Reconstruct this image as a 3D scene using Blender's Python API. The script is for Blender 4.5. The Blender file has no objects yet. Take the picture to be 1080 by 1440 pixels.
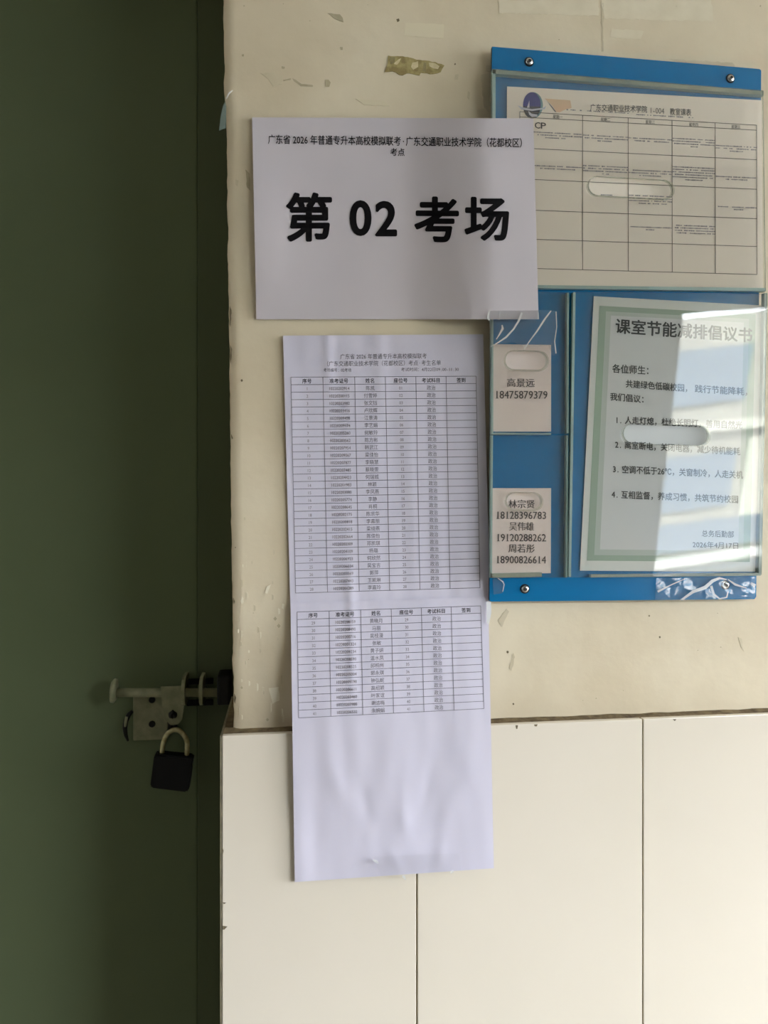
import bpy, bmesh, math, random
from mathutils import Vector, noise
from mathutils.geometry import tessellate_polygon
random.seed(4)
S = bpy.context.scene
COL = S.collection

# ------------------------------------------------------------------ camera
F = 1040.0; CX = 540.0; CY = 712.0; YAW = math.radians(7.5)
CAM = Vector((0.0, -0.78, 1.45))
cd = bpy.data.cameras.new('camera'); cam = bpy.data.objects.new('camera', cd); COL.objects.link(cam)
cam.location = CAM; cam.rotation_euler = (math.pi/2, 0, -YAW)
cd.sensor_fit = 'VERTICAL'; cd.sensor_height = 36.0; cd.sensor_width = 27.0
cd.lens = 26.0; cd.shift_y = -(720-CY)/1440.0; cd.clip_start = 0.01
cd.dof.use_dof = True; cd.dof.focus_distance = 0.79; cd.dof.aperture_fstop = 4.3
S.camera = cam

# ------------------------------------------------------------------ light
w = bpy.data.worlds.new('sky'); S.world = w; w.use_nodes = True
bg = w.node_tree.nodes['Background']
bg.inputs[0].default_value = (0.92, 0.985, 1.09, 1); bg.inputs[1].default_value = 24.0
sl = bpy.data.lights.new('sun', 'SUN'); sl.energy = 24.0; sl.angle = math.radians(1.0); sl.color = (1.0, 0.97, 0.91)
so = bpy.data.objects.new('sun', sl); COL.objects.link(so)
so.rotation_euler = (math.radians(-42), math.radians(8), 0)      # shines over the classroom roof onto the block opposite
def portal(loc, rot, sx, sy):          # sampling guide only: tells Cycles where the sky comes in, gives no light of its own
    l=bpy.data.lights.new('sky_portal','AREA'); l.shape='RECTANGLE'; l.size=sx; l.size_y=sy
    o=bpy.data.objects.new('sky_portal',l); COL.objects.link(o); o.location=loc; o.rotation_euler=rot
    l.cycles.is_portal=True
portal((4.83,-2.44,1.735),(math.radians(90),0,0),6.4,1.2)       # long opening above the parapet, facing +y
portal((8.0,-1.0,1.45),(0,math.radians(90),0),2.9,3.0)          # open right-hand end, facing -x
S.cycles.sample_clamp_indirect = 5.0; S.cycles.caustics_reflective = False
S.view_settings.view_transform = 'Standard'; S.view_settings.look = 'None'
S.view_settings.exposure = 0.53; S.view_settings.gamma = 1.0; S.view_settings.use_curve_mapping = False

# ------------------------------------------------------------------ helpers
def lin(c):
    return tuple(((x/255)/12.92 if x/255 <= .04045 else ((x/255+.055)/1.055)**2.4) for x in c)
def up(px, py, d=0.0):
    """point seen at a photo pixel, on the plane y = d"""
    xr = (px-CX)/F; zr = -(py-CY)/F
    dx = math.sin(YAW)+math.cos(YAW)*xr; dy = math.cos(YAW)-math.sin(YAW)*xr
    t = (d-CAM.y)/dy
    return Vector((CAM.x+dx*t, d, CAM.z+zr*t))
def homog(q):
    """unit square (u right, v down) -> quad TL,TR,BR,BL"""
    (x0,y0),(x1,y1),(x2,y2),(x3,y3) = q
    dx1=x1-x2; dx2=x3-x2; sx=x0-x1+x2-x3; dy1=y1-y2; dy2=y3-y2; sy=y0-y1+y2-y3
    den = dx1*dy2-dx2*dy1
    g=(sx*dy2-dx2*sy)/den; h=(dx1*sy-sx*dy1)/den
    a=x1-x0+g*x1; b=x3-x0+h*x3; c=x0; d=y1-y0+g*y1; e=y3-y0+h*y3; f=y0
    def fw(u,v):
        k=g*u+h*v+1; return ((a*u+b*v+c)/k,(d*u+e*v+f)/k)
    A=e-f*h; B=c*h-b; C=b*f-c*e; D=f*g-d; E_=a-c*g; F_=c*d-a*f; G=d*h-e*g; H=b*g-a*h; I=a*e-b*d
    def inv(x,y):
        k=G*x+H*y+I; return ((A*x+B*y+C)/k,(D*x+E_*y+F_)/k)
    return fw, inv
def link(name, verts, faces, mats, parent=None, smooth=False, midx=None):
    me = bpy.data.meshes.new(name); me.from_pydata([tuple(v) for v in verts], [], faces)
    for m in (mats if isinstance(mats,(list,tuple)) else [mats]): me.materials.append(m)
    if midx: me.polygons.foreach_set('material_index', midx)
    if smooth: me.polygons.foreach_set('use_smooth', [True]*len(me.polygons))
    me.update()
    o = bpy.data.objects.new(name, me); COL.objects.link(o)
    if parent: o.parent = parent
    return o
def tag(o, label=None, cat=None, group=None, kind=None):
    if label: o['label']=label
    if cat: o['category']=cat
    if group: o['group']=group
    if kind: o['kind']=kind
    return o
def from_bm(name, bm, mats, parent=None, smooth=False):
    bmesh.ops.recalc_face_normals(bm, faces=bm.faces[:])
    me = bpy.data.meshes.new(name); bm.to_mesh(me); bm.free()
    for m in (mats if isinstance(mats,(list,tuple)) else [mats]): me.materials.append(m)
    if smooth: me.polygons.foreach_set('use_smooth', [True]*len(me.polygons))
    o = bpy.data.objects.new(name, me); COL.objects.link(o)
    if parent: o.parent = parent
    return o
def add_box(bm, x0,x1,y0,y1,z0,z1, bevel=0):
    r = bmesh.ops.create_cube(bm, size=1)
    for v in r['verts']:
        v.co = Vector(((x0+x1)/2+v.co.x*(x1-x0), (y0+y1)/2+v.co.y*(y1-y0), (z0+z1)/2+v.co.z*(z1-z0)))
    if bevel:
        es = list({e for v in r['verts'] for e in v.link_edges})
        bmesh.ops.bevel(bm, geom=es, offset=bevel, segments=2, affect='EDGES', profile=.6)
def box(name, x0,x1,y0,y1,z0,z1, m, parent=None, bevel=0):
    bm = bmesh.new(); add_box(bm,x0,x1,y0,y1,z0,z1,bevel); return from_bm(name,bm,m,parent)
def tube(bm, pts, rads, seg=14, caps=True):
    rings=[]; n=len(pts)
    prev=None
    for i,p in enumerate(pts):
        p=Vector(p)
        t=(Vector(pts[min(i+1,n-1)])-Vector(pts[max(i-1,0)])).normalized()
        if prev is None:
            a=Vector((0,1,0)) if abs(t.y)<.9 else Vector((1,0,0))
            s=t.cross(a).normalized()
        else:
            s=(prev-t*prev.dot(t)).normalized()
        prev=s; b=t.cross(s); r=rads[i] if isinstance(rads,(list,tuple)) else rads
        rings.append([bm.verts.new(p+s*math.cos(k*2*math.pi/seg)*r+b*math.sin(k*2*math.pi/seg)*r) for k in range(seg)])
    for A,B in zip(rings,rings[1:]):
        for k in range(seg): bm.faces.new((A[k],A[(k+1)%seg],B[(k+1)%seg],B[k]))
    if caps: bm.faces.new(rings[0][::-1]); bm.faces.new(rings[-1])

def mat(name, c, rough=.6, metal=0, spec=.5, var=None, scale=20, bump=0, bscale=200, detail=4, contrast=(.35,.65)):
    m = bpy.data.materials.new(name); m.use_nodes=True; nt=m.node_tree; p=nt.nodes['Principled BSDF']
    p.inputs['Roughness'].default_value=rough; p.inputs['Metallic'].default_value=metal
    p.inputs['Specular IOR Level'].default_value=spec
    p.inputs['Base Color'].default_value=(*lin(c),1)
    tc=nt.nodes.new('ShaderNodeTexCoord')
    if var:
        n=nt.nodes.new('ShaderNodeTexNoise'); n.inputs['Scale'].default_value=scale; n.inputs['Detail'].default_value=detail
        nt.links.new(tc.outputs['Object'],n.inputs['Vector'])
        r=nt.nodes.new('ShaderNodeValToRGB'); e=r.color_ramp.elements
        e[0].position=contrast[0]; e[1].position=contrast[1]
        e[0].color=(*lin(c),1); e[1].color=(*lin(var),1)
        nt.links.new(n.outputs['Fac'],r.inputs['Fac']); nt.links.new(r.outputs['Color'],p.inputs['Base Color'])
    if bump:
        n2=nt.nodes.new('ShaderNodeTexNoise'); n2.inputs['Scale'].default_value=bscale; n2.inputs['Detail'].default_value=5
        nt.links.new(tc.outputs['Object'],n2.inputs['Vector'])
        b=nt.nodes.new('ShaderNodeBump'); b.inputs['Strength'].default_value=bump; b.inputs['Distance'].default_value=.001
        nt.links.new(n2.outputs['Fac'],b.inputs['Height']); nt.links.new(b.outputs['Normal'],p.inputs['Normal'])
    return m
def clear_mat(name, tint, haze=.05, hazecol=(225,230,225), rough=0.0, ior=1.49, bump=0, bscale=60):
    m=bpy.data.materials.new(name); m.use_nodes=True; nt=m.node_tree; nt.nodes.clear()
    N=nt.nodes.new; L=nt.links.new
    out=N('ShaderNodeOutputMaterial'); tr=N('ShaderNodeBsdfTransparent'); tr.inputs[0].default_value=(*tint,1)
    di=N('ShaderNodeBsdfDiffuse'); di.inputs[0].default_value=(*lin(hazecol),1)
    gl=N('ShaderNodeBsdfGlossy'); gl.inputs['Roughness'].default_value=rough; gl.inputs[0].default_value=(1,1,1,1)
    m1=N('ShaderNodeMixShader'); m1.inputs[0].default_value=haze; L(tr.outputs[0],m1.inputs[1]); L(di.outputs[0],m1.inputs[2])
    fr=N('ShaderNodeLayerWeight'); fr.inputs['Blend'].default_value=.5      # Schlick, the same on both faces of the sheet
    pw=N('ShaderNodeMath'); pw.operation='POWER'; pw.inputs[1].default_value=5; L(fr.outputs['Facing'],pw.inputs[0])
    f0=((ior-1)/(ior+1))**2
    ma=N('ShaderNodeMath'); ma.operation='MULTIPLY_ADD'; ma.inputs[1].default_value=1-f0; ma.inputs[2].default_value=f0; L(pw.outputs[0],ma.inputs[0])
    m2=N('ShaderNodeMixShader'); L(ma.outputs[0],m2.inputs[0]); L(m1.outputs[0],m2.inputs[1]); L(gl.outputs[0],m2.inputs[2])
    L(m2.outputs[0],out.inputs[0])
    if bump:
        tc=N('ShaderNodeTexCoord'); n=N('ShaderNodeTexNoise'); n.inputs['Scale'].default_value=bscale
        b=N('ShaderNodeBump'); b.inputs['Strength'].default_value=bump; b.inputs['Distance'].default_value=.002
        L(tc.outputs['Object'],n.inputs['Vector']); L(n.outputs['Fac'],b.inputs['Height'])
        for x in (gl,di,fr): L(b.outputs['Normal'],x.inputs['Normal'])
    return m

M={}
M['plaster']=mat('cream_plaster',(218,206,180),.62,spec=.35,var=(203,189,161),scale=7,bump=.35,bscale=70,detail=6)
M['plaster_raw']=mat('raw_plaster',(120,108,82),.9,var=(92,80,60),scale=120,bump=.8,bscale=300)
M['tile']=mat('cream_glazed_tile',(226,217,201),.16,spec=.5,var=(221,212,195),scale=3)
M['tile_side']=mat('tile_side_edge',(150,142,118),.5,var=(110,104,84),scale=60)
M['mortar']=mat('brown_mortar',(122,106,76),.95,var=(84,70,48),scale=90,bump=1,bscale=260)
M['door']=mat('green_door_paint',(92,103,74),.55,spec=.3,var=(88,99,70),scale=5,bump=.15,bscale=40)
M['frame']=mat('green_frame_paint',(76,84,58),.6,spec=.3,bump=.2,bscale=60)  # door green darkened, painting in the shade beside the wall corner
M['bolt']=mat('painted_bolt_metal',(138,138,108),.5,spec=.4,var=(120,122,92),scale=90,bump=.3,bscale=300)
M['bolt_dark']=mat('dark_worn_metal',(22,22,18),.6,spec=.2,var=(14,14,12),scale=120)
M['lock']=mat('black_lock_body',(7,7,8),.5,spec=.25,bump=.15,bscale=400)
M['shackle']=mat('tarnished_steel',(182,178,140),.35,metal=.85,var=(150,140,100),scale=140)
M['blue']=mat('blue_acrylic',(0,106,158),.22,spec=.35,var=(0,101,152),scale=4)
M['blue_edge']=mat('blue_acrylic_edge',(2,52,74),.4)
M['acrylic']=clear_mat('clear_acrylic',(.992,.99,.984),.016,(205,205,190))
M['acrylic_edge']=mat('acrylic_cut_edge',(150,174,170),.3,var=(150,172,166),scale=50)
M['acrylic_side']=clear_mat('acrylic_side',(.80,.88,.85),.4,(170,184,170),.2,1.45)
M['acrylic_lip']=mat('acrylic_lip',(146,152,134),.35,var=(120,134,126),scale=30)
M['tape']=clear_mat('clear_tape',(.975,.98,.98),.03,(225,228,232),.06,1.5,bump=.45,bscale=45)
M['tape_thin']=clear_mat('thin_clear_tape',(.995,.995,.995),.005,(225,228,232),.08,1.15)
M['tape_crease']=clear_mat('tape_crease',(.92,.94,.95),.5,(252,252,250),.15,1.5)  # whitish haze paints sky glints on tape folds; also whitens the joint strip
M['tape_edge']=clear_mat('tape_on_edge',(.8,.86,.84),.28,(170,190,180),.2,1.5)
M['sheet_sign']=mat('sign_paper',(200,193,198),.75,spec=.25,var=(196,190,196),scale=6)
M['sheet_roster']=mat('roster_paper',(206,202,216),.75,spec=.25,var=(202,199,214),scale=6)
M['sheet_table']=mat('timetable_paper',(238,227,211),.8,spec=.2,var=(235,224,209),scale=5)
M['sheet_notice']=mat('notice_paper',(206,210,204),.7,spec=.25)
M['notice_green']=mat('notice_green_ink',(150,172,150),.75,var=(142,160,146),scale=6)
M['notice_grey']=mat('notice_grey_ink',(176,184,176),.75,var=(170,180,172),scale=8)
M['notice_inner']=mat('notice_pale_ink',(200,203,200),.75,var=(196,200,200),scale=6)
M['card']=mat('card_paper',(224,210,200),.75,spec=.25,var=(218,203,196),scale=14)
M['ink']=mat('black_ink',(9,7,9),.8,spec=.12)
M['ink_grey']=mat('grey_ink',(74,72,76),.7)
M['ink_light']=mat('faded_ink',(136,130,134),.7)
M['ink_song']=mat('printed_ink',(78,70,66),.7)
M['ink_rule']=mat('rule_ink',(116,114,122),.7)
M['ink_notice']=mat('notice_ink',(52,58,58),.7)
M['navy']=mat('logo_navy',(4,16,112),.5)
M['navy_dark']=mat('logo_dark_blue',(8,20,44),.5)
M['logo_teal']=mat('logo_teal',(110,146,150),.5)
M['logo_white']=mat('logo_white',(196,196,206),.5)
M['peach']=mat('peach_print',(232,192,158),.8,var=(216,190,156),scale=40)
M['steel']=mat('screw_steel',(190,190,186),.22,metal=1)
M['black']=mat('recess_black',(6,6,6),.7)
M['residue']=mat('old_glue_residue',(168,154,102),.8,var=(140,124,78),scale=110,bump=.8,bscale=260,contrast=(.42,.6))
M['residue_lt']=mat('pale_residue',(214,200,160),.8,var=(196,182,140),scale=150)
M['residue_dk']=mat('dark_residue',(132,120,82),.8,var=(150,138,98),scale=150)
M['scuff']=mat('grey_scuff',(168,156,126),.8,var=(186,174,146),scale=80)
M['scuff_soft']=mat('soft_scuff',(196,184,155),.75,var=(204,192,164),scale=60)
M['filler']=mat('white_filler',(226,218,196),.7,bump=.4,bscale=150)
M['concrete']=mat('floor_concrete',(150,142,128),.7,var=(134,126,112),scale=6,bump=.3,bscale=90)
M['ceil']=mat('ceiling_paint',(186,182,174),.85)
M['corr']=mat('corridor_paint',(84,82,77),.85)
M['facade']=mat('facade_render',(122,120,108),.8,var=(112,110,102),scale=.8)
M['facade_lt']=mat('facade_white_band',(250,250,246),.8)
M['glass_dark']=mat('building_glass',(70,82,92),.1)
M['panel']=mat('facade_grey_panel',(186,184,172),.8)
M['pink']=mat('facade_pink_panel',(214,170,150),.8)

# ------------------------------------------------------------------ surface builders in (pixel, depth) -> real plane
def sheet(name, q, dfn, m, nu=40, nv=40, th=.00012, parent=None, edge_wobble=0):
    fw,inv=homog(q); V=[];Fc=[]
    for side in (0,1):
        for j in range(nv+1):
            for i in range(nu+1):
                u=i/nu; v=j/nv; x,y=fw(u,v)
                p=up(x,y,dfn(u,v)); p.y+=side*th; V.append(p)
    n=(nu+1)*(nv+1)
    for j in range(nv):
        for i in range(nu):
            a=j*(nu+1)+i; Fc.append((a,a+nu+1,a+nu+2,a+1)); Fc.append((n+a,n+a+1,n+a+nu+2,n+a+nu+1))
    rim=[(i,i+1) for i in range(nu)]+[(nv*(nu+1)+i+1,nv*(nu+1)+i) for i in range(nu)]
    rim+=[(j*(nu+1)+nu,(j+1)*(nu+1)+nu) for j in range(nv)]+[((j+1)*(nu+1),j*(nu+1)) for j in range(nv)]
    for a,b in rim:
        k=len(V); V+=[V[a].copy(),V[b].copy(),V[n+b].copy(),V[n+a].copy()]; Fc.append((k,k+1,k+2,k+3))
    o=link(name,V,Fc,m,parent,True)
    def at(x,y,off=.00035):
        u,v=inv(x,y); return up(x,y,dfn(min(1.02,max(-.02,u)),min(1.02,max(-.02,v)))-off)
    return o,at

def flat2d(loops):
    """loops of 2D points (outer, holes...) -> bmesh in z=0"""
    bm=bmesh.new(); vs=[]
    for lp in loops:
        for p in lp: vs.append(bm.verts.new((p[0],p[1],0)))
    tris=tessellate_polygon([[Vector((p[0],p[1],0)) for p in lp] for lp in loops])
    for t in tris:
        try: bm.faces.new([vs[i] for i in t])
        except ValueError: pass
    return bm
def cut(bm, step):
    xs=[v.co.x for v in bm.verts]; ys=[v.co.y for v in bm.verts]
    if not xs: return
    for ax,(lo,hi) in ((0,(min(xs),max(xs))),(1,(min(ys),max(ys)))):
        k=math.floor(lo/step)+1
        while k*step<hi:
            co=Vector((k*step,0,0)) if ax==0 else Vector((0,k*step,0)); no=Vector((1,0,0)) if ax==0 else Vector((0,1,0))
            bmesh.ops.bisect_plane(bm, geom=bm.verts[:]+bm.edges[:]+bm.faces[:], dist=1e-6, plane_co=co, plane_no=no); k+=1
def slab(name, loops, dfn, th, mats, parent=None, step=0, smooth=True):
    """plate whose outline is given in photo pixels; dfn(px,py) = depth of its front"""
    bm=flat2d(loops)
    if step: cut(bm, step)
    bm.verts.ensure_lookup_table(); bm.verts.index_update()
    V=[];Fc=[];mi=[];sm=[]
    P=[(v.co.x,v.co.y) for v in bm.verts]; n=len(P)
    fr=[up(x,y,dfn(x,y)) for x,y in P]
    bk=[Vector((p.x,p.y+th,p.z)) for p in fr]
    V=fr+bk
    for f in bm.faces:
        ids=[v.index for v in f.verts]
        a,b,c=fr[ids[0]],fr[ids[1]],fr[ids[2]]
        if (b-a).cross(c-a).y>0: ids=ids[::-1]
        Fc.append(ids); mi.append(0); Fc.append([n+i for i in ids[::-1]]); mi.append(0)
    for e in bm.edges:
        if len(e.link_faces)==1:
            a,b=e.verts[0].index,e.verts[1].index; k=len(V)
            V+= [fr[a],fr[b],bk[b],bk[a]]
            fc=sum((v.co for v in e.link_faces[0].verts),Vector())/len(e.link_faces[0].verts)
            c=up(fc.x,fc.y,fr[a].y); nrm=(fr[b]-fr[a]).cross(bk[b]-fr[a])
            q=[k,k+1,k+2,k+3]
            if nrm.dot(c-fr[a])>0: q=q[::-1]
            Fc.append(q); mi.append(1 if len(mats)>1 else 0)
    bm.free()
    o=link(name,V,Fc,mats,parent,False,mi)
    if smooth:
        o.data.polygons.foreach_set('use_smooth',[len(p.vertices)!=4 or True if p.index<len(Fc) else False for p in o.data.polygons])
    return o
def pill(cx,cy,w_,h_,slope=0,n=10):
    pts=[]; r=h_/2; L=w_/2-r
    for k in range(n+1):
        a=math.pi/2-math.pi*k/n; pts.append((cx+L+r*math.cos(a), cy-r*math.sin(a)))
    for k in range(n+1):
        a=-math.pi/2-math.pi*k/n; pts.append((cx-L+r*math.cos(a), cy-r*math.sin(a)))
    return [(x,y+(x-cx)*slope) for x,y in pts]
def ribbon(name, pts, widths, dfn, m, parent=None, th=.0003):
    L=[];R=[]
    for i,(x,y) in enumerate(pts):
        x0,y0=pts[max(0,i-1)]; x1,y1=pts[min(len(pts)-1,i+1)]
        l=math.hypot(x1-x0,y1-y0) or 1; nx,ny=-(y1-y0)/l,(x1-x0)/l; w_=widths[i]/2 if isinstance(widths,(list,tuple)) else widths/2
        L.append((x+nx*w_,y+ny*w_)); R.append((x-nx*w_,y-ny*w_))
    V=[];Fc=[];n=len(pts)
    for s in (0,1):
        for A in (L,R):
            for x,y in A:
                p=up(x,y,dfn(x,y)); p.y+=s*th; V.append(p)
    for i in range(n-1):
        Fc+= [(i,i+1,n+i+1,n+i),(2*n+i,3*n+i,3*n+i+1,2*n+i+1),(i,2*n+i,2*n+i+1,i+1),(n+i,n+i+1,3*n+i+1,3*n+i)]
    Fc+= [(0,n,3*n,2*n),(n-1,3*n-1,4*n-1,2*n-1)]
    return link(name,V,Fc,m,parent)

# ------------------------------------------------------------------ lettering
_g={}
def glyph(ch, off=0.0, res=2):
    k=(ch,off,res)
    if k in _g: return _g[k]
    c=bpy.data.curves.new('glyph','FONT'); c.body=ch; c.size=1; c.offset=off; c.resolution_u=res
    o=bpy.data.objects.new('glyph',c); COL.objects.link(o)
    bpy.context.view_layer.update()
    me=bpy.data.meshes.new_from_object(o.evaluated_get(bpy.context.evaluated_depsgraph_get()))
    r=([(v.co.x,v.co.y) for v in me.vertices],[tuple(p.vertices) for p in me.polygons])
    bpy.data.objects.remove(o); bpy.data.curves.remove(c); bpy.data.meshes.remove(me)
    _g[k]=r; return r
def compose(s, off=0.0, res=2, song=0.0, asc=.5, gap=0.0):
    V=[];Fc=[];x=0
    def put(vs,fs,dx):
        n=len(V); V.extend((a+dx,b) for a,b in vs); Fc.extend(tuple(i+n for i in f) for f in fs)
    for ch in s:
        full=ord(ch)>0x2000 or ch=='·'
        if ch==' ': x+=.28; continue
        vs,fs=glyph(ch,0.0,res)
        if not vs: x+=1 if full else asc; continue
        wd=1.0 if full else asc
        if ch=='·': wd=.6
        if not full:
            a=min(v[0] for v in vs); b=max(v[0] for v in vs); sc=min(1,(asc*.9)/max(b-a,.01))
            vs=[((v[0]-(a+b)/2)*sc+asc/2, v[1]) for v in vs]
        elif ch=='·': vs=[(v[0]+.17,v[1]) for v in vs]
        elif ch=='℃': vs=[(v[0]*.85,v[1]) for v in vs]
        if off>.005:       # heavier weight: the outline laid down again all round
            for k in range(12 if off>.025 else 6):
                a=k*2*math.pi/(12 if off>.025 else 6); put([(p+math.cos(a)*off,r+math.sin(a)*off) for p,r in vs],fs,x)
        if song:
            for d in (-song,0,song): put(vs,fs,x+d)
            if ch=='1': put([(asc*.22,0),(asc*.85,0),(asc*.85,.04),(asc*.22,.04)],[(0,1,2,3)],x)
        else: put(vs,fs,x)
        x+=wd+gap
    return V,Fc,x
class Print:
    """collects flat print for one paper; written out as one part"""
    def __init__(s, at): s.at=at; s.V=[]; s.F=[]
    def add(s,V,Fc,off=.00035):
        n=len(s.V)
        for x,y in V: s.V.append(s.at(x,y,off))
        for f in Fc: s.F.append(tuple(i+n for i in f))
    def ink(s, text, q, **k):
        """fit the ink box of a string onto a pixel quad TL,TR,BR,BL"""
        step=k.pop('step',0); V,Fc,_=compose(text,**k)
        a=min(v[0] for v in V); b=max(v[0] for v in V); c=min(v[1] for v in V); d=max(v[1] for v in V)
        if step:
            bm=bmesh.new(); vs=[bm.verts.new((x,y,0)) for x,y in V]
            for f in Fc:
                try: bm.faces.new([vs[i] for i in f])
                except ValueError: pass
            cut(bm,step); bm.verts.index_update()
            V=[(v.co.x,v.co.y) for v in bm.verts]; Fc=[tuple(v.index for v in f.verts) for f in bm.faces]; bm.free()
        fw,_=homog(q)
        s.add([fw((x-a)/(b-a),(d-y)/(d-c)) for x,y in V],Fc)
    def line(s, x0,x1,yc0,yc1,h,text,**k):
        """text between x0 and x1 whose ink is h tall, centre line from yc0 to yc1"""
        sl=(yc1-yc0)/(x1-x0)
        s.ink(text,[(x0,yc0-h/2),(x1,yc1-h/2),(x1-sl*h*0,yc1+h/2),(x0,yc0+h/2)],**k)
    def em(s, fw, u, v, eu, ev, text, **k):
        """centred text in a table space: em box eu wide, ev tall"""
        V,Fc,n=compose(text,**k)
        s.add([fw(u+(x-n/2)*eu, v-(y-.38)*ev) for x,y in V],Fc)
    def stroke(s, p, q, w_, n=1):
        l=math.hypot(q[0]-p[0],q[1]-p[1]); nx,ny=-(q[1]-p[1])/l*w_/2,(q[0]-p[0])/l*w_/2
        V=[];Fc=[]
        for i in range(n+1):
            x=p[0]+(q[0]-p[0])*i/n; y=p[1]+(q[1]-p[1])*i/n; V+= [(x+nx,y+ny),(x-nx,y-ny)]
        for i in range(n): Fc.append((2*i,2*i+1,2*i+3,2*i+2))
        s.add(V,Fc,.0003)
    def poly(s, pts, off=.00035, step=0):
        bm=flat2d([pts])
        if step: cut(bm,step)
        bm.verts.index_update()
        s.add([(v.co.x,v.co.y) for v in bm.verts],[tuple(v.index for v in f.verts) for f in bm.faces],off); bm.free()
    def out(s,name,m,parent,stuff=True):
        Fc=[]
        for f in s.F:
            n=Vector()
            c=[s.V[i] for i in f]
            for i in range(len(c)): n+=c[i].cross(c[(i+1)%len(c)])
            Fc.append(f[::-1] if n.y>0 else f)
        return tag(link(name,s.V,Fc,m,parent),kind='stuff' if stuff else None)

# ------------------------------------------------------------------ setting: plaster wall
EDGE=[(-700,311),(0,314.5),(60,314.5),(130,315.8),(180,318.5),(240,319.3),(330,320),(420,321),(470,322),(600,323.5),(750,325),(850,326.5),(990,328),(1100,329),(2700,330)]
def edge_px(py):
    for (a,x),(b,y) in zip(EDGE,EDGE[1:]):
        if a<=py<=b: return x+(y-x)*(py-a)/(b-a)
    return EDGE[-1][1]
def wall_edge_x(z):
    py=CY-(z-1.45)/up(320,CY,0).length*1
    # pixel row on the y=0 plane near px 320
    p0=up(320,0,0).z; p1=up(320,1000,0).z
    py=(z-p0)/(p1-p0)*1000
    py=max(-700,min(2700,py))
    return up(edge_px(py),CY,0).x
WT=.30
def build_wall():
    zs=[0,.3,.6,.8]+[.9+.006*i for i in range(200)]+[2.15,2.3,2.5,2.9]
    us=[0,.0015,.004,.008]+[.012+.007*i for i in range(95)]+[.75,.9,1.2,1.6,2.2,3,4,5.2]
    V=[];Fc=[];nu=len(us)
    for z in zs:
        ex=wall_edge_x(z)+.0012*noise.noise((z*40,3,1))+.0008*noise.noise((z*130,7,1))
        for u in us:
            x=ex+u
            d=.0012*noise.noise((x*6,z*6,0))+.0004*noise.noise((x*25,z*25,5))+.00018*noise.noise((x*90,z*60,9))
            if u<.009: d+=.003*(1-u/.009)**2
            V.append((x,d,z))
    nf=len(V)
    for j in range(len(zs)-1):
        for i in range(nu-1):
            a=j*nu+i; Fc.append((a,a+1,a+nu+1,a+nu))
    # reveal and back
    for j,z in enumerate(zs):
        p=V[j*nu]; V.append((p[0]-.001,.02,z)); V.append((p[0],WT,z)); V.append((V[j*nu+nu-1][0],WT,z))
    for j in range(len(zs)-1):
        a=nf+3*j; b=a+3
        Fc.append((j*nu,(j+1)*nu,b,a)); Fc.append((a,b,b+1,a+1)); Fc.append((a+1,b+1,b+2,a+2)); Fc.append((a+2,b+2,(j+2)*nu-1,(j+1)*nu-1))
    return tag(link('wall_front',V,Fc,M['plaster'],None,True),kind='structure')
wall=build_wall()
TD=-.018      # tile face
def tile_x(px): return up(px,1200,TD).x
ZT=up(600,1023.3,TD).z
# mortar bed behind the tiles, uneven brown ledge
bm=bmesh.new()
n=160; x0=tile_x(312.5); x1=tile_x(904)+9*(tile_x(904)-tile_x(586.3))
rows=[]
for i in range(n+1):
    x=x0+(x1-x0)*i/n; h=.0008*noise.noise((x*60,0,0))+.0006*noise.noise((x*200,4,0))
    rows.append([bm.verts.new(c) for c in ((x,.003,ZT-.0005+h+.0025),(x,-.0105,ZT-.0012+h),(x,-.0115,ZT-.0025),(x,-.0105,.05),(x,.003,.05))])
for A,B in zip(rows,rows[1:]):
    for k in range(4): bm.faces.new((A[k],A[k+1],B[k+1],B[k]))
from_bm('mortar_bed',bm,M['mortar'],wall)
# return of the dado along the reveal
box('mortar_bed',tile_x(309.5)+.0005,up(329,1000,0).x+.004,-.0105,.14,.05,ZT-.0012,M['mortar'],wall)
def tile(x0,x1,z0,z1,m=None):
    bm=bmesh.new(); add_box(bm,x0,x1,TD,-.0106,z0,z1,.0009)
    return from_bm('tile',bm,m or M['tile'],wall)
joints=[tile_x(312.5),tile_x(586.3),tile_x(904)]
w_t=joints[2]-joints[1]
joints+= [joints[2]+k*w_t for k in range(1,10)]
G=.0008
for r in range(3):
    zt=ZT-r*.402; zb=max(.04,zt-.4)
    for a,b in zip(joints,joints[1:]):
        t=tile(a+G*(a!=joints[0]),b-G,zb,zt+ .0002*random.uniform(-1,1))
    sb=box('tile',tile_x(309.2),tile_x(312.2),-.0172,.14,zb,zt-.0005,M['tile_side'],wall,.0004)
# grout strip lying in the joints
bm=bmesh.new()
for x in joints[1:]: add_box(bm,x-G,x+G,-.0158,-.0108,.05,ZT-.001)
for r in (1,2): add_box(bm,joints[0],joints[-1],-.0158,-.0108,ZT-r*.402,ZT-r*.402+.002)
tag(from_bm('grout',bm,mat('joint_grout',(150,140,110),.9),wall),kind='stuff')
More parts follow.
